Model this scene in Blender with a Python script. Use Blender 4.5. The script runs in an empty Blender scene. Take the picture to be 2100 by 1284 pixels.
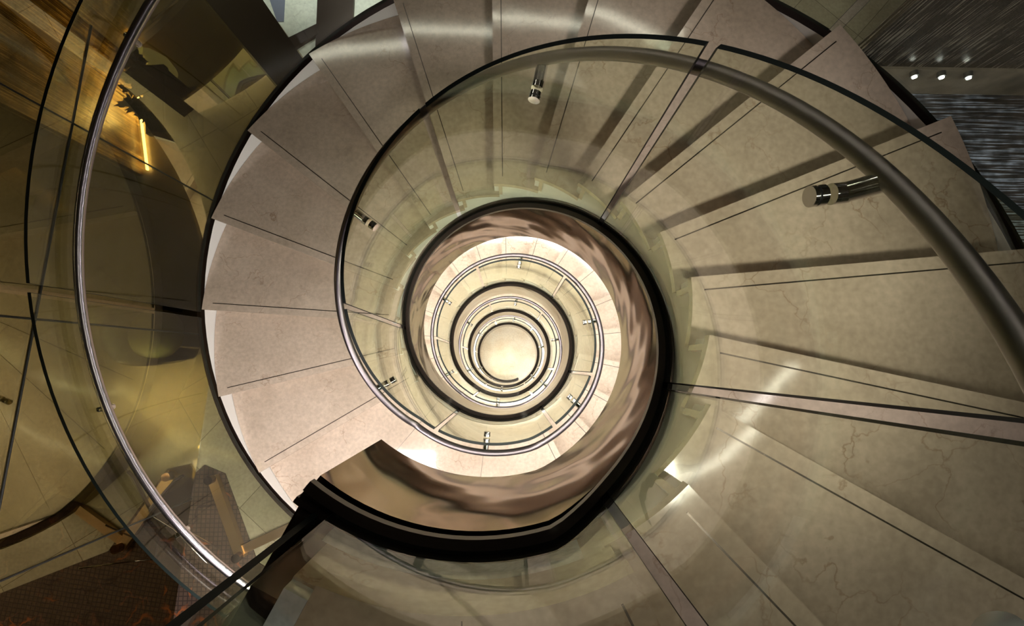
import bpy, bmesh, math, random
from mathutils import Matrix, Vector
random.seed(7)
S = bpy.context.scene
C = S.collection
R = math.radians
PI = math.pi

# ------------------------------------------------------------------ stair geometry
H = 0.17              # riser
DT = 17.12            # angle of one tread
TG = -63.4865         # front edge of the top landing
N = 17                # drops per turn
TURNS = 4
LEVEL = N*H           # 2.89 m floor to floor
GROUND = -4*LEVEL - 0.36
R_IN, R_END, R_TREAD, R_OUT = 0.7328, 0.790, 0.775, 2.19
JOINTS = [-60.5, -26.7, 41.0, 109.0, 177.5, 241.3]

def pitch(th):
    x = th-TG
    t = math.floor((x+66)/360.)
    x -= 360*t
    u = min(1, max(0, (x+10.0)/305.6))
    return -(t+u)*LEVEL

def pol(r, th, z):
    a = R(th)
    return Vector((r*math.cos(a), r*math.sin(a), z))

# ------------------------------------------------------------------ object helpers
def link(o, parent=None):
    C.objects.link(o)
    if parent is not None:
        o.parent = parent
    return o

def tag(o, label=None, cat=None, group=None, kind=None):
    if label: o['label'] = label
    if cat: o['category'] = cat
    if group: o['group'] = group
    if kind: o['kind'] = kind
    return o

def thing(name, label, cat, loc=(0, 0, 0), rz=0, group=None):
    o = bpy.data.objects.new(name, None)
    o.location = loc
    o.rotation_euler = (0, 0, rz)
    o.empty_display_size = .1
    link(o)
    return tag(o, label, cat, group)

class MB:
    """collects vertices and faces, builds ONE mesh object"""
    def __init__(s):
        s.v = []; s.f = []; s.m = []; s.sm = []
    def add(s, vs, fs, mi=0, smooth=False):
        b = len(s.v)
        s.v += [tuple(v) for v in vs]
        for k, f in enumerate(fs):
            s.f.append([i+b for i in f])
            s.m.append(mi[k] if isinstance(mi, (list, tuple)) else mi)
            s.sm.append(smooth)
        return s
    def box(s, lo, hi, mi=0, mat=None):
        x0, y0, z0 = lo; x1, y1, z1 = hi
        vs = [Vector(p) for p in ((x0,y0,z0),(x1,y0,z0),(x1,y1,z0),(x0,y1,z0),(x0,y0,z1),(x1,y0,z1),(x1,y1,z1),(x0,y1,z1))]
        if mat is not None: vs = [mat @ v for v in vs]
        return s.add(vs, [(3,2,1,0),(4,5,6,7),(0,1,5,4),(1,2,6,5),(2,3,7,6),(3,0,4,7)], mi)
    def prism(s, pts, z0, z1, mi=0, mtop=None):
        n = len(pts)
        vs = [Vector((p[0], p[1], z0)) for p in pts]+[Vector((p[0], p[1], z1)) for p in pts]
        fs = [tuple(reversed(range(n))), tuple(range(n, 2*n))]+[(i, (i+1) % n, n+(i+1) % n, n+i) for i in range(n)]
        return s.add(vs, fs, [mi, mi if mtop is None else mtop]+[mi]*n)
    def tube(s, pts, r, seg=14, mi=0, cap=True, taper=None):
        pts = [Vector(p) for p in pts]
        n = len(pts); rings = []
        up = Vector((0, 0, 1)); prev = None
        for i, p in enumerate(pts):
            d = (pts[min(i+1, n-1)]-pts[max(i-1, 0)]).normalized()
            if prev is None:
                a = d.cross(up)
                if a.length < 1e-4: a = d.cross(Vector((1, 0, 0)))
            else:
                a = prev - d*prev.dot(d)
            a.normalize(); prev = a
            b = d.cross(a)
            rr = r if taper is None else taper[i]
            rings.append([p+(a*math.cos(2*PI*k/seg)+b*math.sin(2*PI*k/seg))*rr for k in range(seg)])
        vs = [v for ring in rings for v in ring]
        fs = [(i*seg+k, i*seg+(k+1) % seg, (i+1)*seg+(k+1) % seg, (i+1)*seg+k) for i in range(n-1) for k in range(seg)]
        s.add(vs, fs, mi, True)
        if cap:
            s.add(rings[0], [tuple(range(seg))], mi)
            s.add(rings[-1], [tuple(reversed(range(seg)))], mi)
        return s
    def build(s, name, mats, parent=None):
        me = bpy.data.meshes.new(name)
        me.from_pydata(s.v, [], s.f)
        for m in (mats if isinstance(mats, (list, tuple)) else [mats]):
            me.materials.append(m)
        me.polygons.foreach_set('material_index', s.m)
        me.polygons.foreach_set('use_smooth', s.sm)
        bm = bmesh.new(); bm.from_mesh(me)
        bmesh.ops.recalc_face_normals(bm, faces=bm.faces)
        bm.to_mesh(me); bm.free()
        me.update()
        return link(bpy.data.objects.new(name, me), parent)

def sweep(profile, t0, t1, zf=pitch, step=3.0, mi=None, capm=0, mb=None, smooth=True, zmin=None, radf=None):
    """closed (radius, offset) profile carried along the helix; own vertices per side so that edges stay crisp"""
    mb = mb or MB()
    n = max(2, int(abs(t1-t0)/step)+1)
    ths = [t0+(t1-t0)*i/(n-1) for i in range(n)]
    P = len(profile)
    def pt(j, th):
        r, o = profile[j]
        if radf: r += radf(th)
        z = zf(th)+o
        if zmin is not None: z = max(z, zmin+.001*j)
        return pol(r, th, z)
    for j in range(P):
        vs = []
        for th in ths:
            vs += [pt(j, th), pt((j+1) % P, th)]
        fs = [(2*i, 2*i+1, 2*i+3, 2*i+2) for i in range(n-1)]
        mb.add(vs, fs, 0 if mi is None else mi[j], smooth)
    for th in (t0, t1):
        mb.add([pt(j, th) for j in range(P)], [tuple(range(P))], capm)
    return mb

# ------------------------------------------------------------------ materials
def newmat(name):
    m = bpy.data.materials.new(name)
    m.use_nodes = True
    nt = m.node_tree
    nt.nodes.clear()
    out = nt.nodes.new('ShaderNodeOutputMaterial')
    return m, nt, out

def L(nt, a, b): nt.links.new(a, b)

def principled(name, col, rough=.4, metal=0., spec=.5, coat=0., bump=None, noise=None, emit=None):
    m, nt, out = newmat(name)
    b = nt.nodes.new('ShaderNodeBsdfPrincipled')
    b.inputs['Base Color'].default_value = (*col, 1)
    b.inputs['Roughness'].default_value = rough
    b.inputs['Metallic'].default_value = metal
    b.inputs['Specular IOR Level'].default_value = spec
    b.inputs['Coat Weight'].default_value = coat
    b.inputs['Coat Roughness'].default_value = .05
    if emit:
        b.inputs['Emission Color'].default_value = (*emit[0], 1)
        b.inputs['Emission Strength'].default_value = emit[1]
    if noise or bump:
        g = nt.nodes.new('ShaderNodeNewGeometry')
    if noise:   # (scale, dark factor)
        n = nt.nodes.new('ShaderNodeTexNoise'); n.inputs['Scale'].default_value = noise[0]; n.inputs['Detail'].default_value = 5
        L(nt, g.outputs['Position'], n.inputs['Vector'])
        r = nt.nodes.new('ShaderNodeValToRGB')
        r.color_ramp.elements[0].position = .3; r.color_ramp.elements[1].position = .7
        r.color_ramp.elements[0].color = (*[c*noise[1] for c in col], 1)
        r.color_ramp.elements[1].color = (*col, 1)
        L(nt, n.outputs['Fac'], r.inputs['Fac']); L(nt, r.outputs['Color'], b.inputs['Base Color'])
    if bump:    # (scale, strength, distance)
        n2 = nt.nodes.new('ShaderNodeTexNoise'); n2.inputs['Scale'].default_value = bump[0]; n2.inputs['Detail'].default_value = 2
        L(nt, g.outputs['Position'], n2.inputs['Vector'])
        bp = nt.nodes.new('ShaderNodeBump'); bp.inputs['Strength'].default_value = bump[1]; bp.inputs['Distance'].default_value = bump[2]
        L(nt, n2.outputs['Fac'], bp.inputs['Height']); L(nt, bp.outputs['Normal'], b.inputs['Normal'])
    L(nt, b.outputs[0], out.inputs[0])
    return m

def marble(name, base, dark, vein, rough=.09, tile=None):
    """cream marble: cloudy tone, fine brown veins, polished"""
    m, nt, out = newmat(name)
    N_ = nt.nodes.new
    g = N_('ShaderNodeNewGeometry')
    cl = N_('ShaderNodeTexNoise'); cl.inputs['Scale'].default_value = 2.2; cl.inputs['Detail'].default_value = 7; cl.inputs['Roughness'].default_value = .62
    L(nt, g.outputs['Position'], cl.inputs['Vector'])
    r = N_('ShaderNodeValToRGB'); r.color_ramp.elements[0].position = .32; r.color_ramp.elements[1].position = .66
    r.color_ramp.elements[0].color = (*dark, 1); r.color_ramp.elements[1].color = (*base, 1)
    L(nt, cl.outputs['Fac'], r.inputs['Fac'])
    # veins: distorted voronoi edges masked by noise
    wn = N_('ShaderNodeTexNoise'); wn.inputs['Scale'].default_value = 6; wn.inputs['Detail'].default_value = 6
    L(nt, g.outputs['Position'], wn.inputs['Vector'])
    mx = N_('ShaderNodeVectorMath'); mx.operation = 'MULTIPLY_ADD'
    mx.inputs[1].default_value = (.35, .35, .35)
    L(nt, wn.outputs['Color'], mx.inputs[0]); L(nt, g.outputs['Position'], mx.inputs[2])
    vo = N_('ShaderNodeTexVoronoi'); vo.feature = 'DISTANCE_TO_EDGE'; vo.inputs['Scale'].default_value = 4.2
    L(nt, mx.outputs[0], vo.inputs['Vector'])
    vr = N_('ShaderNodeValToRGB'); vr.color_ramp.elements[0].position = 0; vr.color_ramp.elements[1].position = .022
    vr.color_ramp.elements[0].color = (1, 1, 1, 1); vr.color_ramp.elements[1].color = (0, 0, 0, 1)
    L(nt, vo.outputs['Distance'], vr.inputs['Fac'])
    mk = N_('ShaderNodeTexNoise'); mk.inputs['Scale'].default_value = 3.1; mk.inputs['Detail'].default_value = 3
    L(nt, g.outputs['Position'], mk.inputs['Vector'])
    mr = N_('ShaderNodeMapRange'); mr.inputs['From Min'].default_value = .48; mr.inputs['From Max'].default_value = .68
    L(nt, mk.outputs['Fac'], mr.inputs['Value'])
    mu = N_('ShaderNodeMath'); mu.operation = 'MULTIPLY'
    L(nt, vr.outputs['Color'], mu.inputs[0]); L(nt, mr.outputs[0], mu.inputs[1])
    m2 = N_('ShaderNodeMath'); m2.operation = 'MULTIPLY'; m2.inputs[1].default_value = .6
    L(nt, mu.outputs[0], m2.inputs[0])
    mixv = N_('ShaderNodeMix'); mixv.data_type = 'RGBA'; mixv.inputs['B'].default_value = (*vein, 1)
    L(nt, m2.outputs[0], mixv.inputs['Factor']); L(nt, r.outputs['Color'], mixv.inputs['A'])
    # fine grain
    fn = N_('ShaderNodeTexNoise'); fn.inputs['Scale'].default_value = 38; fn.inputs['Detail'].default_value = 4
    L(nt, g.outputs['Position'], fn.inputs['Vector'])
    fr = N_('ShaderNodeMapRange'); fr.inputs['From Min'].default_value = .3; fr.inputs['From Max'].default_value = .7
    fr.inputs['To Min'].default_value = .86; fr.inputs['To Max'].default_value = 1.06
    L(nt, fn.outputs['Fac'], fr.inputs['Value'])
    mul = N_('ShaderNodeVectorMath'); mul.operation = 'SCALE'
    L(nt, mixv.outputs['Result'], mul.inputs[0]); L(nt, fr.outputs[0], mul.inputs['Scale'])
    col = mul.outputs[0]
    if tile:
        bt = N_('ShaderNodeTexBrick'); bt.offset = 0; bt.inputs['Scale'].default_value = 1
        bt.inputs['Mortar Size'].default_value = .003; bt.inputs['Brick Width'].default_value = tile; bt.inputs['Row Height'].default_value = tile
        bt.inputs['Color1'].default_value = (1, 1, 1, 1); bt.inputs['Color2'].default_value = (.82, .82, .8, 1); bt.inputs['Mortar'].default_value = (.4, .38, .35, 1)
        rot = N_('ShaderNodeVectorRotate'); rot.rotation_type = 'Z_AXIS'; rot.inputs['Angle'].default_value = R(42)
        L(nt, g.outputs['Position'], rot.inputs['Vector']); L(nt, rot.outputs[0], bt.inputs['Vector'])
        mt = N_('ShaderNodeVectorMath'); mt.operation = 'MULTIPLY'
        L(nt, col, mt.inputs[0]); L(nt, bt.outputs['Color'], mt.inputs[1]); col = mt.outputs[0]
    b = N_('ShaderNodeBsdfPrincipled'); b.inputs['Roughness'].default_value = rough
    b.inputs['Specular IOR Level'].default_value = .6
    L(nt, col, b.inputs['Base Color'])
    bp = N_('ShaderNodeBump'); bp.inputs['Strength'].default_value = .05; bp.inputs['Distance'].default_value = .01
    n3 = N_('ShaderNodeTexNoise'); n3.inputs['Scale'].default_value = 5
    L(nt, g.outputs['Position'], n3.inputs['Vector']); L(nt, n3.outputs['Fac'], bp.inputs['Height']); L(nt, bp.outputs['Normal'], b.inputs['Normal'])
    L(nt, b.outputs[0], out.inputs[0])
    return m

def pane(name, tint, refl=1.0, base=0.02, rough=0.0, rcol=(1, 1, 1)):
    """thin architectural glass: clear tinted transmission plus Fresnel mirror reflection"""
    m, nt, out = newmat(name)
    N_ = nt.nodes.new
    t = N_('ShaderNodeBsdfTransparent'); t.inputs['Color'].default_value = (*tint, 1)
    gl = N_('ShaderNodeBsdfGlossy'); gl.inputs['Roughness'].default_value = rough; gl.inputs['Color'].default_value = (*rcol, 1)
    g = N_('ShaderNodeNewGeometry')
    dt = N_('ShaderNodeVectorMath'); dt.operation = 'DOT_PRODUCT'
    L(nt, g.outputs['Incoming'], dt.inputs[0]); L(nt, g.outputs['Normal'], dt.inputs[1])
    ab = N_('ShaderNodeMath'); ab.operation = 'ABSOLUTE'; L(nt, dt.outputs['Value'], ab.inputs[0])
    om = N_('ShaderNodeMath'); om.operation = 'SUBTRACT'; om.inputs[0].default_value = 1; L(nt, ab.outputs[0], om.inputs[1])
    pw = N_('ShaderNodeMath'); pw.operation = 'POWER'; pw.inputs[1].default_value = 5; L(nt, om.outputs[0], pw.inputs[0])
    ml = N_('ShaderNodeMath'); ml.operation = 'MULTIPLY_ADD'; ml.inputs[1].default_value = refl; ml.inputs[2].default_value = base; ml.use_clamp = True
    L(nt, pw.outputs[0], ml.inputs[0])
    mix = N_('ShaderNodeMixShader')
    L(nt, ml.outputs[0], mix.inputs[0]); L(nt, t.outputs[0], mix.inputs[1]); L(nt, gl.outputs[0], mix.inputs[2])
    L(nt, mix.outputs[0], out.inputs[0])
    return m

def emitter(name, col, strength):
    m, nt, out = newmat(name)
    e = nt.nodes.new('ShaderNodeEmission'); e.inputs['Color'].default_value = (*col, 1); e.inputs['Strength'].default_value = strength
    L(nt, e.outputs[0], out.inputs[0])
    return m

M = {}
M['marble'] = marble('cream_marble', (.66, .54, .44), (.50, .40, .315), (.26, .14, .07))
M['floor_marble'] = marble('lobby_marble', (.50, .45, .34), (.37, .32, .23), (.2, .12, .06), rough=.12, tile=.62)
M['ground_marble'] = marble('ground_marble', (.90, .82, .68), (.78, .64, .46), (.4, .25, .12), rough=.2)
M['white'] = principled('white_plaster', (.88, .87, .87), .5)
M['soffit'] = principled('cream_soffit', (.62, .54, .42), .5)
M['groove'] = principled('dark_grip_strip', (.10, .085, .075), .28, .9)
M['bronze'] = principled('polished_bronze', (.150, .088, .046), .06, 1., bump=(1.7, .22, .06))
M['bronze_dark'] = principled('dark_bronze', (.030, .019, .015), .3, .6, spec=.4)
M['shoe'] = principled('blackened_channel', (.022, .014, .011), .35, .3)
M['steel'] = principled('brushed_steel', (.50, .46, .50), .24, 1.)
M['chrome'] = principled('chrome', (.75, .73, .74), .08, 1.)
M['glass'] = pane('green_glass', (.93, .955, .872), .75, .03)
M['glass_edge'] = principled('dark_glass_edge', (.005, .008, .007), .5, spec=.15)
M['wall_glass'] = pane('amber_wall_glass', (.50, .44, .29), 1.0, .27, 0, (.66, .58, .36))
M['led'] = emitter('led_strip', (1, .96, .90), 135)
M['ceiling_led'] = emitter('ceiling_led', (1, .93, .87), 22)
M['ceiling'] = principled('ceiling_paint', (.10, .085, .07), .8)
M['sealant'] = principled('grey_sealant', (.86, .87, .92), .2, .1, bump=(30, .7, .01), noise=(22, .7))
M['black'] = principled('matt_black', (.012, .011, .010), .6)
M['lobbywood'] = None

# ------------------------------------------------------------------ staircase
stair = thing('spiral_staircase', 'cream marble spiral staircase winding down four turns around an open well', 'staircase')

def tread_mesh():
    """wedge slab: front edge at angle 0, running upstream (negative angle)"""
    mb = MB()
    a0, a1 = -DT-2.2, 0.
    n = 12
    th = [a0+(a1-a0)*i/n for i in range(n+1)]
    # rounded lower nosing: slab 35 mm
    for (z0, z1, f0, f1) in ((-.036, 0, 0, 0),):
        pts = [pol(R_TREAD, t, 0) for t in th]+[pol(R_OUT, t, 0) for t in reversed(th)]
        mb.prism(pts, z0, z1)
    return mb

def riser_mesh():
    """riser under the front edge, set back a little, and its plaster end at the well"""
    mb = MB()
    for (r0, r1) in ((R_TREAD+.004, R_OUT-.002),):
        a = -1.4
        pts = [pol(r0, a-2.2, 0), pol(r1, a-1.0, 0), pol(r1, a, 0), pol(r0, a-.6, 0)]
        mb.prism(pts, -H-.002, -.034)
    return mb

def strip_mesh():
    """thin dark line let into the tread 5 cm behind the front edge"""
    mb = MB()
    def off(r, d):
        v = pol(r, 0, 0); v.y -= d
        return v
    r0, r1 = .82, R_OUT-.075
    w = .0026
    pts = [off(r0, .052+w), off(r1, .052+w), off(r1, .052-w), off(r0, .052-w)]
    mb.prism(pts, -.002, .0012)
    return mb

t_proto = r_proto = s_proto = None
for turn in range(TURNS):
    for k in range(1, N):
        th = TG+360*turn+k*DT
        z = -turn*LEVEL-k*H
        if t_proto is None:
            t = tread_mesh().build('tread', M['marble'], stair); t_proto = t
            r_ = riser_mesh().build('riser', M['marble'], t); r_proto = r_
            s_ = strip_mesh().build('grip_strip', M['groove'], t); s_proto = s_
        else:
            t = t_proto.copy(); link(t, stair)
            r_ = r_proto.copy(); link(r_, t)
            if turn < 2:
                s_ = s_proto.copy(); link(s_, t)
        t.location = (0, 0, z); t.rotation_euler = (0, 0, R(th % 360))

# landings
def arc(r, a, b, n=24):
    return [pol(r, a+(b-a)*i/n, 0) for i in range(n+1)]
for turn in range(0, TURNS+1):
    mb = MB()
    a1 = TG
    z = -turn*LEVEL
    if turn == 0:
        a0 = -113.8
        e0 = pol(R_IN, -128.5, 0)+Vector((.883, -.469, 0))*.191
        pts = arc(R_TREAD, a0, a1)+[pol(4.2, a1, 0), Vector((1.0, -4.2, 0)), e0+Vector((-.469, -.883, 0))*3.2]
        mb.prism([(p.x, p.y) for p in pts], z-.06, z)
    else:
        a0 = TG+16*DT-360-2.5
        pts = arc(R_TREAD, a0, a1)+list(reversed(arc(R_OUT, a0, a1)))
        mb.prism([(p.x, p.y) for p in pts], z-.05, z)
    ln = mb.build('landing', M['marble'], stair)
    if turn < TURNS:
        mb = MB()
        pts = [pol(R_TREAD+.004, a1-2.9, 0), pol(R_OUT, a1-1.5, 0), pol(R_OUT, a1-.5, 0), pol(R_TREAD+.004, a1-1.2, 0)]
        mb.prism([(p.x, p.y) for p in pts], z-H-.002, z-.04)
        mb.build('riser', M['marble'], ln)
        s_ = s_proto.copy(); link(s_, ln); s_.rotation_euler = (0, 0, R(a1)); s_.location = (0, 0, z)
    # joints cut across the slab
    mb = MB()
    for a in ((-91.,) if turn == 0 else (-132., -98.)):
        p, q = pol(R_TREAD+.01, a, 0), pol(R_OUT-.05, a+1.0, 0)
        d = (q-p).normalized(); nrm = Vector((-d.y, d.x, 0))*.0016
        mb.prism([(p-nrm)[:2], (q-nrm)[:2], (q+nrm)[:2], (p+nrm)[:2]], z-.001, z+.0008)
    mb.build('slab_joint', M['groove'], ln)

T0, T1 = -128.5, TG+360*4-.5
def shoe_z(th):
    z = pitch(th)
    if th < -58:
        u = min(1, max(0, (-58-th)/16.))
        z += .04*u
    return z
# end panel below the treads at the well side (saw-tooth seen through the glass)
ep = MB()
def endpanel(th0, th1, z1, zf):
    sweep([(R_TREAD+.002, 0), (R_END, 0), (R_END, 1), (R_TREAD+.002, 1)], th0, th1, mb=ep)
def stepz(th):
    x = th-TG
    t = math.floor((x+66)/360.); x -= 360*t
    k = 0 if x <= 0 else min(N, math.floor(x/DT)+1)
    return -t*LEVEL-k*H
edges = [-118.]
for turn in range(TURNS):
    edges += [TG+360*turn+k*DT for k in range(0, N)]
edges.append(T1)
for a, b in zip(edges[:-1], edges[1:]):
    top = stepz((a+b)/2)-.037
    m_ = max(2, int((b-a)/3))
    ismarb = a < -63.6
    for i in range(m_):
        c, d = a+(b-a)*i/m_, a+(b-a)*(i+1)/m_
        vs = []
        for th in (c, d):
            zb = shoe_z(th)-.36
            vs += [pol(R_END+.01, th, zb), pol(R_END+.01, th, max(top, zb+.01)), pol(R_END+.022, th, max(top, zb+.01)), pol(R_END+.022, th, zb)]
        ep.add(vs, [(0, 1, 5, 4), (1, 2, 6, 5), (2, 3, 7, 6), (3, 0, 4, 7), (0, 3, 2, 1), (4, 5, 6, 7)], 1 if ismarb else 0)
ep.build('end_panel', [M['white'], M['marble']], stair)

# bronze fascia around the well
sweep([(R_IN, -.355), (R_IN, -.97), (R_END+.01, -.97), (R_END+.01, -.355)], T0, T1, zf=lambda th: pitch(th) if th > -74 else 0, mi=[0, 0, 0, 0], zmin=GROUND+.004,
      mb=None).build('inner_stringer', M['bronze'], stair)
# outer stringer: white towards the treads, dark bronze outside
sweep([(2.193, -.055), (2.193, -.62), (2.25, -.62), (2.25, -.055)], TG-1, T1, mi=[0, 1, 1, 1], capm=1, zmin=GROUND+.004).build('outer_stringer', [M['white'], M['bronze_dark']], stair)
# soffit
so = sweep([(R_END, -.93), (R_END, -.90), (2.2, -.55), (2.2, -.60)], T0, T1, zmin=GROUND+.003).build('soffit', M['soffit'], stair)
for r0, o in ((1.95, -.672), (1.0, -.9)):
    sweep([(r0, o), (r0, o-.012), (r0+.022, o-.012), (r0+.022, o)], T0+3, T1-300, zmin=GROUND+.02).build('led_strip', M['led'], so)

# end face of the top landing (bronze) along the straight side
P0 = pol(R_IN, T0, 0)
LD = Vector((-.469, -.883, 0)).normalized()
LN = Vector((-LD.y, LD.x, 0))
mb = MB()
q = [P0+LD*.07+LN*.002, P0+LD*3.0+LN*.002, P0+LD*3.0+LN*.05, P0+LD*.07+LN*.05]
mb.prism([p[:2] for p in q], -.97, -.30)
mb.build('landing_fascia', M['bronze'], stair)

# ------------------------------------------------------------------ inner glass balustrade
inb = thing('inner_balustrade', 'curved clear green glass balustrade lining the open well of the spiral stair', 'balustrade')
GT = 1.0894
js = [-121.]+[j+360*t for t in range(TURNS) for j in JOINTS]
js = [j for j in js if j < T1-10]+[T1-1]
for i in range(len(js)-1):
    g = 1.05
    a = js[i]+(g if i else .3); b = js[i+1]-g
    mb = MB()
    prof = [(.760, -.34), (.777, -.34), (.752, GT), (.735, GT)]
    n = max(3, int((b-a)/2.5))
    ths = [a+(b-a)*k/n for k in range(n+1)]
    for j in range(4):
        vs = []
        for th in ths:
            for jj in (j, (j+1) % 4):
                r_, o_ = prof[jj]
                z = (shoe_z(th) if jj < 2 else pitch(th))+o_
                z = max(z, GROUND+.01)
                vs.append(pol(r_, th, z))
        mb.add(vs, [(2*k, 2*k+1, 2*k+3, 2*k+2) for k in range(n)], [0 if j in (1, 3) else 1]*n, True)
    for th in (a, b):
        mb.add([pol(r_, th, max(GROUND+.01, (shoe_z(th) if q_ < 2 else pitch(th))+o_)) for q_, (r_, o_) in enumerate(prof)], [(0, 1, 2, 3)], 1)
    mb.build('glass_panel', [M['glass'], M['glass_edge']], inb)
sweep([(R_IN-.002, -.352), (R_IN-.002, -.325), (.7595, -.322), (.7595, -.345), (.7775, -.345), (.7775, -.315), (R_END, -.315), (R_END+.009, -.322), (R_END+.009, -.352)],
      T0, T1, zf=shoe_z, zmin=GROUND+.01).build('base_channel', M['shoe'], inb)

# handrail
RR, RO = .8284, .9198
mb = MB()
n = int((T1-T0)/3)
def rail_pts(r, off, a, b, step=3):
    n = int((b-a)/step)
    return [pol(r, a+(b-a)*i/n, pitch(a+(b-a)*i/n)+off) for i in range(n+1)]
mb.tube(rail_pts(RR, RO, T0+2, T1-4), .021, 16)
rail = mb.build('handrail', principled('satin_rail_steel', (.17, .15, .16), .36, 1.), inb)
BR = [-95., 6.8, 75.9, 144.4, 209.5]
BR2 = [-44., ]
def bracket(th, r_glass_in, r_rail, off, sgn=1, rb=.022):
    zc = pitch(th)+off-.055
    mb = MB()
    tang = pol(1, th+90, 0)
    def P(r, dt=0, dz=0): return pol(r, th, zc+dz)+tang*dt
    s = sgn
    mb.tube([P(r_glass_in-s*.030), P(r_glass_in-s*.021)], rb, 20, 0)                 # cap
    mb.tube([P(r_glass_in-s*.021), P(r_glass_in-s*.016)], rb*.86, 20, 1)             # dark gasket
    mb.tube([P(r_glass_in-s*.016), P(r_glass_in-s*.0005)], rb, 20, 0)
    mb.tube([P(r_glass_in+s*.016), P(r_glass_in+s*.05)], rb, 20, 0)                  # body on the stair side
    mb.tube([P(r_glass_in+s*.044, 0, 0), P(r_rail-s*.004, 0, .042)], rb*.97, 16, 0)
    return mb
bcount = 0
for t in range(TURNS):
    for a in BR+BR2:
        th = a+360*t
        if th < T1-12 and th > T0+4:
            bracket(th, .735, RR, RO).build('bracket', [M['chrome'], M['black']], rail); bcount += 1

# ------------------------------------------------------------------ outer glass balustrade
outb = thing('outer_balustrade', 'curved glass balustrade with steel handrail along the outer edge of the upper flight', 'balustrade')
OJ = [TG+2, 39.3, 108.2, 177.2, 228.5]
for i in range(len(OJ)-1):
    a, b = OJ[i]+.55, OJ[i+1]-.55
    mb = sweep([(2.197, -.02), (2.214, -.02), (2.214, 1.1714), (2.197, 1.1714)], a, b, mi=[1, 0, 1, 0], capm=1, step=2.5)
    mb.build('glass_panel', [M['glass'], M['glass_edge']], outb)
mb = MB(); mb.tube(rail_pts(2.1628-.01, .9684, TG+3, 229.3), .022, 16)
orail = mb.build('handrail', M['steel'], outb)
for th in (-40, 5, 37, 75, 143, 193, 214):
    bracket(th, 2.214, 2.153, .9684, -1, .015).build('bracket', [M['chrome'], M['black']], orail)

# ------------------------------------------------------------------ straight balustrade at the end of the landing
rtn = thing('landing_balustrade', 'straight bluish glass panel standing in dark channel at the left end of the top landing', 'balustrade')
def along(s, n, z): return P0+LD*s+LN*n+Vector((0, 0, z))
def slab(mb, s0, s1, n0, n1, z0, z1, mi=0):
    vs = [along(s, n, z) for z in (z0, z1) for (s, n) in ((s0, n0), (s1, n0), (s1, n1), (s0, n1))]
    fi = [1 if mi == 'g' else 0]*6
    return mb.add(vs, [(3, 2, 1, 0), (4, 5, 6, 7), (0, 1, 5, 4), (1, 2, 6, 5), (2, 3, 7, 6), (3, 0, 4, 7)], [1, 1, 0, 1, 0, 1] if mi == 'g' else mi)
mb = MB(); slab(mb, .06, 2.4, .052, .068, -.28, 1.09, 'g'); mb.build('glass_panel', [M['glass'], M['glass_edge']], rtn)
mb = MB(); slab(mb, .07, 2.4, .02, .050, -.30, -.25); slab(mb, .12, 2.4, .070, .134, -.30, -.012); mb.build('base_channel', M['shoe'], rtn)

# grey sealant strip at the foot of the landing glass
mb = sweep([(.788, -.305), (.790, -.225), (.799, -.21), (.799, -.305)], -119, -70, zf=lambda th: 0, mi=[0]*4)
slab(mb, .085, 2.4, .135, .190, -.3, .003)
tag(mb.build('sealant_strip', M['sealant']), 'rough shiny grey sealant strip bending round the corner of the top landing', 'sealant')

# ------------------------------------------------------------------ floors
def ring_floor(name, z, rh, ext, mat, thick=.2):
    me = MB()
    n = 96
    inner = [pol(rh, 360*i/n, z) for i in range(n)]
    outer = []
    for i in range(n):
        a = R(360*i/n); c, s = math.cos(a), math.sin(a)
        k = ext/max(abs(c), abs(s)); outer.append(Vector((c*k, s*k, z)))
    dz = Vector((0, 0, -thick))
    me.add(inner+outer, [(i, n+i, n+(i+1) % n, (i+1) % n) for i in range(n)])
    me.add(inner+[p+dz for p in inner], [(i, (i+1) % n, n+(i+1) % n, n+i) for i in range(n)])
    me.add([p+dz for p in inner]+[p+dz for p in outer], [(i, (i+1) % n, n+(i+1) % n, n+i) for i in range(n)])
    return tag(me.build(name, mat), kind='structure')
ring_floor('floor', -LEVEL, 2.27, 7.5, M['floor_marble'])
mb = MB(); mb.box((-5, -5, GROUND-.1), (5, 5, GROUND))
tag(mb.build('floor', M['ground_marble']), kind='structure')
mb = MB()
mb.box((-7.5, -7.5, 2.9), (7.5, 7.5, 3.0))
tag(mb.build('ceiling', M['ceiling']), kind='structure')

# ------------------------------------------------------------------ left glass wall
def wallpane(name, a, b, z0, z1, mats, th=.012):
    a = Vector((a[0], a[1], 0)); b = Vector((b[0], b[1], 0))
    d = (b-a).normalized(); n = Vector((-d.y, d.x, 0))*th/2
    mb = MB()
    mb.prism([(a-n)[:2], (b-n)[:2], (b+n)[:2], (a+n)[:2]], z0, z1)
    return mb.build(name, mats)
WA, WB = (-2.39-.0875*4.2, -4.2), (-2.39+.0875*1.62, 1.62)
w1 = tag(wallpane('wall_left', WA, WB, -LEVEL+.013, 2.9, M['wall_glass']), kind='structure')
w2 = tag(wallpane('wall_left_return', WB, (-1.80, 2.02), -LEVEL, 2.9, M['wall_glass']), kind='structure')
mb = MB()
def onwall(y, z, dx=.008): return Vector((-2.39+.0875*y+dx, y, z))
for y in (-.02, -1.35, -2.9, 1.05):
    mb.tube([onwall(y, -LEVEL), onwall(y, 2.9)], .006, 6)
for z in (-1.42,):
    mb.tube([onwall(-4.2, z), onwall(1.62, z)], .006, 6)
tag(mb.build('trim_1', M['black']), kind='structure')

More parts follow.
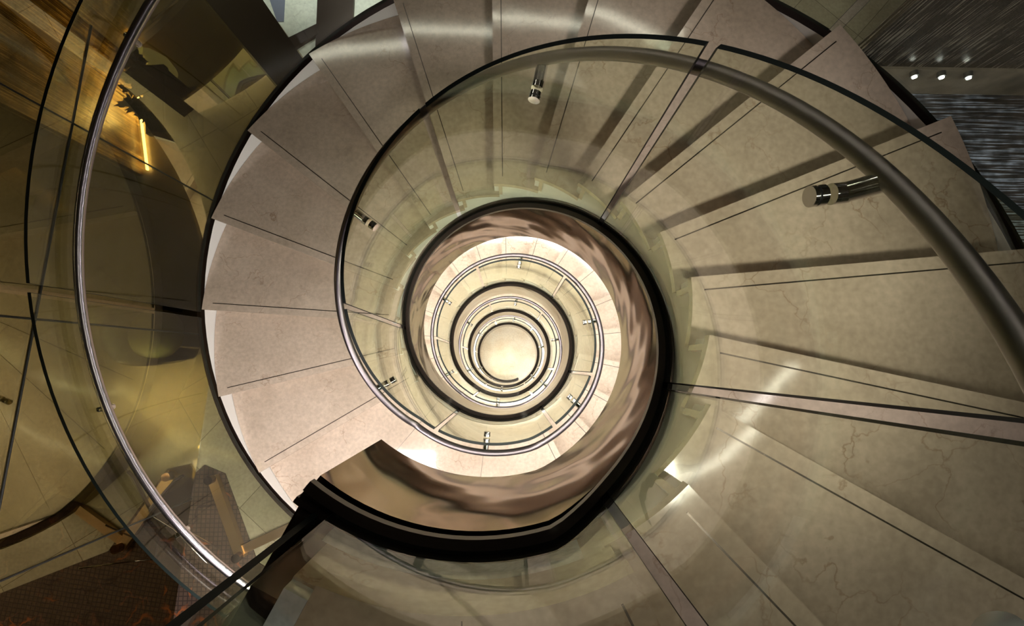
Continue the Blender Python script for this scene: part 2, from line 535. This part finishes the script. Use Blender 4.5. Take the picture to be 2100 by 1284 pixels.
mb = MB()
cm = Matrix.Translation((-1.60, 1.97, 0)) @ Matrix.Rotation(R(37.5), 4, 'Z')
mb.box((-.135, -.09, -LEVEL), (.135, .09, 2.9), mat=cm)
tag(mb.build('column', M['bronze_dark']), 'tall dark bronze column rising beside the stair at the upper left', 'column')

# ------------------------------------------------------------------ lobby behind the glass
def streaky(name, c1, c2, c3, rot, sx, sy, rough=.3, spec=.5, vertical=False, metal=0):
    m, nt, out = newmat(name)
    N_ = nt.nodes.new
    g = N_('ShaderNodeNewGeometry')
    mp = N_('ShaderNodeMapping'); mp.vector_type = 'TEXTURE' if False else 'POINT'
    mp.inputs['Rotation'].default_value = (0, 0, rot)
    mp.inputs['Scale'].default_value = (sx, sy, sx if vertical is False else 1.0)
    if vertical: mp.inputs['Scale'].default_value = (sy, sy, sx)
    L(nt, g.outputs['Position'], mp.inputs['Vector'])
    n = N_('ShaderNodeTexNoise'); n.inputs['Scale'].default_value = 1; n.inputs['Detail'].default_value = 3
    L(nt, mp.outputs[0], n.inputs['Vector'])
    r = N_('ShaderNodeValToRGB')
    r.color_ramp.elements[0].position = .42; r.color_ramp.elements[0].color = (*c1, 1)
    r.color_ramp.elements[1].position = .60; r.color_ramp.elements[1].color = (*c3, 1)
    e = r.color_ramp.elements.new(.52); e.color = (*c2, 1)
    L(nt, n.outputs['Fac'], r.inputs['Fac'])
    n2 = N_('ShaderNodeTexNoise'); n2.inputs['Scale'].default_value = 9; n2.inputs['Detail'].default_value = 3
    L(nt, g.outputs['Position'], n2.inputs['Vector'])
    mr = N_('ShaderNodeMapRange'); mr.inputs['From Min'].default_value = .4; mr.inputs['From Max'].default_value = .62
    mr.inputs['To Min'].default_value = .35; mr.inputs['To Max'].default_value = 1
    L(nt, n2.outputs['Fac'], mr.inputs['Value'])
    sc = N_('ShaderNodeVectorMath'); sc.operation = 'SCALE'
    L(nt, r.outputs['Color'], sc.inputs[0]); L(nt, mr.outputs[0], sc.inputs['Scale'])
    b = N_('ShaderNodeBsdfPrincipled'); b.inputs['Roughness'].default_value = rough; b.inputs['Specular IOR Level'].default_value = spec
    b.inputs['Metallic'].default_value = metal
    L(nt, sc.outputs[0], b.inputs['Base Color'])
    L(nt, b.outputs[0], out.inputs[0])
    return m
M['slats'] = streaky('amber_reeded_wood', (.14, .075, .02), (.55, .36, .13), (.9, .70, .36), 0, 1.0, 95, rough=.35, vertical=True)
M['rug'] = streaky('streaked_grey_carpet', (.02, .013, .010), (.06, .055, .06), (.27, .29, .36), R(-22), 2.5, 70, rough=.55)
M['screen'] = streaky('streaked_dark_screen', (.015, .010, .007), (.05, .038, .028), (.17, .15, .13), 0, 1.5, 70, rough=.22, vertical=True, metal=.3)
FZ = -LEVEL

# reeded lit wall with the glowing strip at its foot
def wallbox(mb, a, b, z0, z1, t, mi=0):
    a = Vector((a[0], a[1], 0)); b = Vector((b[0], b[1], 0)); d = (b-a).normalized(); n = Vector((-d.y, d.x, 0))*t
    mb.prism([a[:2], b[:2], (b+n)[:2], (a+n)[:2]], z0, z1, mi)
feature = thing('feature_wall', 'amber reeded wooden wall glowing from the light at its foot behind the plants', 'wall panel')
mb = MB(); wallbox(mb, (-3.10, 1.38), (-3.42, 3.4), FZ, FZ+1.9, .06); mb.build('reeded_panel', M['slats'], feature)
mb = MB(); wallbox(mb, (-3.06, 1.42), (-3.30, 2.7), FZ+.01, FZ+.03, -.012); mb.build('glow_strip', emitter('amber_strip', (1, .72, .34), 38), feature)

# planter with shrubs
pl = thing('planter', 'low dark rectangular planter box standing on the lobby floor before the glowing wall', 'planter', (-2.78, 1.88, FZ), R(6))
mb = MB()
mb.box((-.07, -.28, 0), (.07, .28, .33)); mb.box((-.08, -.29, .29), (.08, .29, .34)); mb.build('box', M['black'], pl)
mb = MB(); mb.box((-.065, -.27, .31), (.065, .27, .345)); mb.build('soil', principled('soil', (.03, .02, .012), .9), pl)
mb = MB(); mb.box((.08, -.26, .0), (.16, .26, .08)); mb.build('plinth', M['bronze_dark'], pl)
leafm = principled('dark_leaf', (.05, .07, .022), .45)
leafg = principled('grey_green_leaf', (.18, .20, .09), .5)
def shrub(loc, h, rad, nleaf, mat, label):
    t = thing('potted_shrub', label, 'plant', loc, 0, None)
    stem = MB(); lv = MB()
    for s in range(7):
        a = random.uniform(0, 2*PI); r1 = rad*random.uniform(.3, .9)
        top = Vector((math.cos(a)*r1, math.sin(a)*r1, h*random.uniform(.7, 1)))
        mid = top*.5+Vector((0, 0, h*.1))
        stem.tube([(0, 0, 0), mid, top], .004, 5)
        for i in range(nleaf):
            u = random.uniform(.3, 1.05)
            p = (mid*2*u if u < .5 else mid.lerp(top, (u-.5)*2))
            d = Vector((random.gauss(0, 1), random.gauss(0, 1), random.gauss(.3, .6))).normalized()
            sd = d.cross(Vector((0, 0, 1))).normalized()
            l, w = random.uniform(.05, .085), random.uniform(.014, .024)
            dn = Vector((0, 0, -.01))
            lv.add([p, p+d*l*.4+sd*w, p+d*l+dn, p+d*l*.4-sd*w, p+d*l*.45+Vector((0, 0, .006))],
                   [(0, 1, 4), (1, 2, 4), (2, 3, 4), (3, 0, 4)])
    stem.build('stem', principled('stem', (.05, .035, .02), .7), t)
    lv.build('foliage', mat, t)
shrub((-2.80, 2.06, FZ+.345), .22, .11, 20, leafm, 'dark bushy shrub at the far end of the black planter box')
shrub((-2.785, 1.88, FZ+.345), .24, .09, 18, leafg, 'pale grey-green shrub in the middle of the black planter box')
shrub((-2.765, 1.71, FZ+.345), .22, .10, 20, leafm, 'dark leafy shrub at the near end of the black planter box, closest to the stair')
bw = thing('glowing_vase', 'pale translucent lit vase beside the planter at the foot of the amber wall', 'vase', (-2.93, 2.27, FZ))
mb = MB(); prof = [(.05, 0), (.10, .05), (.12, .16), (.09, .28), (.05, .34), (.06, .38)]
seg = 20
vs = [pol(r, 360*k/seg, z) for r, z in prof for k in range(seg)]
mb.add(vs, [(i*seg+k, i*seg+(k+1) % seg, (i+1)*seg+(k+1) % seg, (i+1)*seg+k) for i in range(len(prof)-1) for k in range(seg)], 0, True)
mb.add(vs[:seg], [tuple(range(seg))])
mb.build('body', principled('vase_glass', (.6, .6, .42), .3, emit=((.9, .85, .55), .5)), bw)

# armchair
ac = thing('armchair', 'dark round-backed armchair with a pale green cushion behind the left glass wall', 'armchair', (-2.68, -.02, FZ), R(100))
ac.scale = (.75, .75, .75)
mb = MB()
seg = 28
pr = [(.26, .08), (.30, .08), (.335, .62), (.315, .66), (.285, .62), (.26, .30)]
n0 = 22
vs = []
for k in range(n0+1):
    a = -20+220*k/n0
    for r, z in pr:
        dz = -.22*max(0, abs(a-90)-60)/50 if z > .4 else 0
        vs.append(pol(r, a, z+dz))
P_ = len(pr)
mb.add(vs, [(k*P_+j, k*P_+(j+1) % P_, (k+1)*P_+(j+1) % P_, (k+1)*P_+j) for k in range(n0) for j in range(P_)], 0, True)
mb.add(vs[:P_], [tuple(range(P_))]); mb.add(vs[-P_:], [tuple(range(P_))])
mb.build('backrest', principled('dark_leather', (.04, .032, .026), .35), ac)
mb = MB()
pr = [(.0, .30), (.24, .30), (.262, .33), (.262, .40), (.24, .43), (0, .44)]
vs = [pol(r, 360*k/seg, z) for r, z in pr for k in range(seg)]
mb.add(vs, [(i*seg+k, i*seg+(k+1) % seg, (i+1)*seg+(k+1) % seg, (i+1)*seg+k) for i in range(len(pr)-1) for k in range(seg)], 0, True)
mb.build('cushion', principled('pale_green_fabric', (.34, .38, .20), .8), ac)
for a in (45, 135, 225, 315):
    mb = MB(); mb.tube([pol(.2, a, .31), pol(.24, a, 0)], .014, 10); mb.build('leg', M['chrome'], ac)

# carpet lower left
def carpet_mat():
    m, nt, out = newmat('scribbled_carpet')
    N_ = nt.nodes.new
    g = N_('ShaderNodeNewGeometry')
    bt = N_('ShaderNodeTexBrick'); bt.offset = 0
    for k_, v_ in (('Scale', 1), ('Mortar Size', .004), ('Brick Width', .035), ('Row Height', .035)): bt.inputs[k_].default_value = v_
    bt.inputs['Color1'].default_value = (.060, .036, .026, 1); bt.inputs['Color2'].default_value = (.085, .052, .038, 1); bt.inputs['Mortar'].default_value = (.028, .016, .012, 1)
    L(nt, g.outputs['Position'], bt.inputs['Vector'])
    wn = N_('ShaderNodeTexNoise'); wn.inputs['Scale'].default_value = 3.5; wn.inputs['Detail'].default_value = 3
    L(nt, g.outputs['Position'], wn.inputs['Vector'])
    ma = N_('ShaderNodeVectorMath'); ma.operation = 'MULTIPLY_ADD'; ma.inputs[1].default_value = (.5, .5, 0)
    L(nt, wn.outputs['Color'], ma.inputs[0]); L(nt, g.outputs['Position'], ma.inputs[2])
    vo = N_('ShaderNodeTexVoronoi'); vo.feature = 'DISTANCE_TO_EDGE'; vo.inputs['Scale'].default_value = 3.2
    L(nt, ma.outputs[0], vo.inputs['Vector'])
    rp = N_('ShaderNodeValToRGB'); rp.color_ramp.elements[0].color = (1, 1, 1, 1); rp.color_ramp.elements[1].color = (0, 0, 0, 1)
    rp.color_ramp.elements[0].position = .012; rp.color_ramp.elements[1].position = .035
    L(nt, vo.outputs['Distance'], rp.inputs['Fac'])
    mk = N_('ShaderNodeTexNoise'); mk.inputs['Scale'].default_value = 4.5
    L(nt, g.outputs['Position'], mk.inputs['Vector'])
    mr = N_('ShaderNodeMapRange'); mr.inputs['From Min'].default_value = .48; mr.inputs['From Max'].default_value = .56
    L(nt, mk.outputs['Fac'], mr.inputs['Value'])
    mu = N_('ShaderNodeMath'); mu.operation = 'MULTIPLY'; L(nt, rp.outputs['Color'], mu.inputs[0]); L(nt, mr.outputs[0], mu.inputs[1])
    mk2 = N_('ShaderNodeTexNoise'); mk2.inputs['Scale'].default_value = 2.
    L(nt, g.outputs['Position'], mk2.inputs['Vector'])
    sc = N_('ShaderNodeValToRGB'); sc.color_ramp.elements[0].position = .45; sc.color_ramp.elements[1].position = .55
    sc.color_ramp.elements[0].color = (.02, .008, .006, 1); sc.color_ramp.elements[1].color = (.28, .08, .02, 1)
    L(nt, mk2.outputs['Fac'], sc.inputs['Fac'])
    mx = N_('ShaderNodeMix'); mx.data_type = 'RGBA'
    L(nt, mu.outputs[0], mx.inputs['Factor']); L(nt, bt.outputs['Color'], mx.inputs['A']); L(nt, sc.outputs['Color'], mx.inputs['B'])
    b = N_('ShaderNodeBsdfPrincipled'); b.inputs['Roughness'].default_value = .9
    L(nt, mx.outputs['Result'], b.inputs['Base Color']); L(nt, b.outputs[0], out.inputs[0])
    return m
M['carpet'] = carpet_mat()
mb = MB()
pts = [(-6.5, -4.5), (-1.2, -4.5), (-1.2, -2.3), (-1.95, -1.85), (-2.25, -1.15), (-2.42, -1.08), (-2.6, -1.25), (-2.9, -1.42), (-3.25, -1.42), (-3.6, -1.30), (-4.2, -1.9), (-6.5, -2.6)]
mb.prism(pts, FZ, FZ+.012)
tag(mb.build('carpet', M['carpet']), 'dark brown gridded carpet with curling orange scribbles at the lower left', 'carpet')

# bronze frame on the floor
br = thing('bronze_frame', 'gold bronze bar frame lying on the floor beside the lower left stair edge', 'frame', (0, 0, FZ))
def bar(mb, a, b, w, z0, z1):
    a = Vector((*a, 0)); b = Vector((*b, 0)); d = (b-a).normalized(); n = Vector((-d.y, d.x, 0))*w/2
    mb.prism([(a-n)[:2], (b-n)[:2], (b+n)[:2], (a+n)[:2]], z0, z1)
gold = principled('aged_gold_bronze', (.42, .27, .13), .3, .8)
mb = MB(); bar(mb, (-2.33, -1.16), (-2.06, -1.80), .075, .013, .06); mb.build('long_bar', gold, br)
mb = MB(); bar(mb, (-2.06, -1.74), (-1.66, -1.56), .07, .013, .05); mb.build('cross_bar', gold, br)
for x, y in ((-2.32, -1.18), (-2.07, -1.78)):
    mb = MB(); mb.tube([(x, y, .05), (x, y, .11)], .035, 16); mb.build('knob', M['bronze'], br)

# chrome wire stand
ws = thing('wire_stand', 'thin bent chrome wire stand on the dark carpet by the left handrail end', 'stand', (0, 0, FZ))
mb = MB()
mb.tube([(-2.52, -1.32, .45), (-2.47, -1.50, .25), (-2.34, -1.84, .03), (-2.12, -1.90, .03), (-1.95, -1.88, .25)], .006, 8)
mb.build('front_wire', M['chrome'], ws)
mb = MB(); mb.tube([(-2.22, -1.45, .45), (-2.24, -1.72, .05)], .006, 8); mb.build('back_wire', M['chrome'], ws)
mb = MB(); mb.tube([(-2.52, -1.32, .45), (-2.34, -1.10, .45), (-2.28, -1.06, .45)], .012, 10); mb.build('top_rail', M['bronze_dark'], ws)

# right side: streaked rug, screen with glowing discs for mirrored downlights
mb = MB(); mb.box((2.32, -3.0, FZ), (7.0, 2.23, FZ+.012))
tag(mb.build('rug', M['rug']), 'dark blue-grey streaked rug on the floor at the upper right', 'rug')
scn = thing('screen_wall', 'dark wall screen with fine upright streaks rising behind the rug at the upper right', 'screen')
mb = MB(); mb.box((2.93, 2.257, FZ), (7.0, 2.33, .4)); mb.build('streaked_panel', M['screen'], scn)
mb = MB(); mb.box((2.93, 2.232, FZ+.012), (7.0, 2.256, FZ+.35)); mb.build('plinth', principled('warm_grey_plinth', (.16, .13, .10), .25, noise=(6, .6)), scn)
glintm = emitter('mirrored_spot_glow', (.92, .96, 1), 40)  # added glowing discs imitate ceiling downlights mirrored in a glossy surface
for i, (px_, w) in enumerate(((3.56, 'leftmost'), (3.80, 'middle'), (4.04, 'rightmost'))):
    t = thing('spot_glint', 'small bright white disc standing in for a reflected downlight on the dark plinth, %s of the row of three' % w, 'light reflection', (px_, 2.207, FZ+.32), 0, 'reflected downlights on the dark plinth')
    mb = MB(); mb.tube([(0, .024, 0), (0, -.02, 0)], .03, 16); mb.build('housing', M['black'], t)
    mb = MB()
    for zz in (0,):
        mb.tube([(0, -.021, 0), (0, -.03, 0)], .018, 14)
    mb.build('glow_disc', glintm, t)
# top: bright floor, mats and beam
M['pale'] = marble('pale_marble', (.78, .80, .74), (.62, .65, .58), (.4, .4, .34), rough=.3)
mb = MB(); mb.prism([(-2.35, 3.3), (-1.72, 2.42), (-.9, 2.45), (-.7, 4.6), (-2.6, 4.6)], FZ, FZ+.006)
tag(mb.build('floor_panel', M['pale']), 'pale grey-white marble floor panel beyond the dark column', 'floor panel')
mb = MB(); mb.prism([(-1.66, 2.40), (-1.34, 2.40), (-1.32, 4.6), (-1.66, 4.6)], FZ+.007, FZ+.03)
tag(mb.build('floor_mat', M['bronze_dark']), 'long dark mat crossing the pale floor at the top', 'mat')
mb = MB(); mb.prism([(-1.96, 2.62), (-1.92, 2.50), (-1.64, 2.70), (-1.64, 2.80)], FZ+.007, FZ+.04)
tag(mb.build('threshold_bar', M['bronze_dark']), 'short dark diagonal bar between the column and the long mat', 'threshold')
mb = MB(); mb.prism([(-2.1, 3.05), (-2.02, 2.83), (-1.96, 2.83), (-1.96, 4.6), (-2.1, 4.6)], FZ+.007, FZ+.012)
tag(mb.build('blue_runner', principled('slate_blue_carpet', (.16, .18, .26), .8)), 'narrow slate-blue runner on the pale floor next to the column', 'runner')

# ------------------------------------------------------------------ lights
def ceiling_line(label, pts, r):
    cl = thing('ceiling_light', label, 'ceiling light')
    sm = []
    for i in range(len(pts)-1):
        for k in range(8):
            u = k/8
            p0 = Vector(pts[max(i-1, 0)]); p1 = Vector(pts[i]); p2 = Vector(pts[i+1]); p3 = Vector(pts[min(i+2, len(pts)-1)])
            sm.append(.5*((2*p1)+(p2-p0)*u+(2*p0-5*p1+4*p2-p3)*u*u+(3*p1-p0-3*p2+p3)*u**3))
    mb = MB(); mb.tube([(p.x, p.y, 2.5) for p in sm], r, 8); mb.build('tube', M['ceiling_led'], cl)
    mb = MB(); mb.tube([(p.x, p.y, 2.51+r) for p in sm], r*.8, 6); mb.build('housing', M['black'], cl)
    for i in (2, len(sm)-3):
        mb = MB(); mb.tube([(sm[i].x, sm[i].y, 2.52+r), (sm[i].x, sm[i].y, 2.9)], .01, 8); mb.build('hanger', M['black'], cl)
ceiling_line('curved white light line over the landing, mirrored in the near treads at the lower right',
             [(.3, -1.62), (1.02, -1.44), (1.86, -1.21), (2.40, -.82), (3.03, -.24)], .036)
ceiling_line('long curved white light line farther off, mirrored in the upper treads',
             [(-4.2, 4.3), (-3.2, 4.9), (-2.15, 5.08), (-1.29, 5.15), (.25, 5.09), (1.51, 4.9), (2.6, 4.3)], .035)

def area(name, loc, size, power, col, rot=(0, 0, 0), spread=PI):
    l = bpy.data.lights.new(name, 'AREA'); l.energy = power; l.color = col; l.size = size; l.spread = spread
    o = bpy.data.objects.new(name, l); o.location = loc; o.rotation_euler = rot; link(o)
    return o
ll = thing('lobby_light', 'curved warm light line hanging in the lobby beyond the left glass wall', 'hanging light')
mb = MB(); mb.tube([(-5.1, -.5, -.6), (-4.7, -.91, -.6), (-4.36, -1.13, -.6), (-4.04, -1.31, -.6), (-3.7, -1.43, -.6), (-3.37, -1.50, -.6), (-3.0, -1.53, -.6)], .02, 8)
mb.build('tube', emitter('lobby_tube', (1, .90, .66), 45), ll)
mb = MB(); mb.tube([(-5.1, -.5, -.57), (-4.36, -1.13, -.57), (-3.0, -1.53, -.57)], .008, 6); mb.tube([(-4.36, -1.13, -.57), (-4.36, -1.13, 2.9)], .006, 6); mb.build('hanger', M['black'], ll)
area('lobby_fill', (-2.75, -.55, -1.6), .2, 10, (1, .94, .80), spread=R(52))
area('feature_uplight', (-2.95, 2.0, FZ+.03), .25, 26, (1, .78, .45), rot=(0, R(150), 0))
area('pale_floor_fill', (-1.6, 3.9, -.9), .4, 13, (.92, .97, 1), spread=R(75))  # added unseen fill, brightens the pale floor panel
area('left_tread_fill', (-1.1, -1.6, -1.0), .5, 36, (1, .92, .91))  # added unseen fill below the landing, lifts the left treads
sl = bpy.data.lights.new('tread_fill_spot', 'SPOT'); sl.energy = 430; sl.color = (1, .93, .82); sl.spot_size = R(37); sl.spot_blend = 1; sl.shadow_soft_size = .2  # added unseen spot, brightens the inner treads and throws the nosing shadows
so_ = bpy.data.objects.new('tread_fill_spot', sl); so_.location = (1.45, -1.25, 2.7); so_.rotation_euler = Vector((-.60, 1.62, -3.6)).to_track_quat('-Z', 'Y').to_euler(); link(so_)
area('rug_downlight', (4.2, .6, 0), .4, 22, (.85, .92, 1), spread=R(120))

w = bpy.data.worlds.new('world'); S.world = w; w.use_nodes = True
w.node_tree.nodes['Background'].inputs[0].default_value = (.9, .8, .62, 1)
w.node_tree.nodes['Background'].inputs[1].default_value = .015

# ------------------------------------------------------------------ camera
cam = bpy.data.cameras.new('camera')
co = bpy.data.objects.new('camera', cam); link(co)
cam.sensor_width = 36; cam.lens = 36*923.8557/2100
cam.shift_x = -22.0251/2100
cam.shift_y = 15.0643/2100
cam.clip_start = .02; cam.clip_end = 100
co.matrix_world = Matrix.Translation((.0848, -.2557, .9858)) @ Matrix.Rotation(.0949, 4, 'X') @ Matrix.Rotation(-.029, 4, 'Y')
S.camera = co

S.view_settings.view_transform = 'Standard'
S.view_settings.look = 'None'
S.view_settings.exposure = 0.0
S.view_settings.gamma = 1.0
S.view_settings.use_curve_mapping = False
cy = S.cycles
cy.max_bounces = 12; cy.diffuse_bounces = 4; cy.glossy_bounces = 6; cy.transmission_bounces = 6
cy.transparent_max_bounces = 40
cy.use_denoising = True
cy.caustics_reflective = True
cy.sample_clamp_indirect = 6
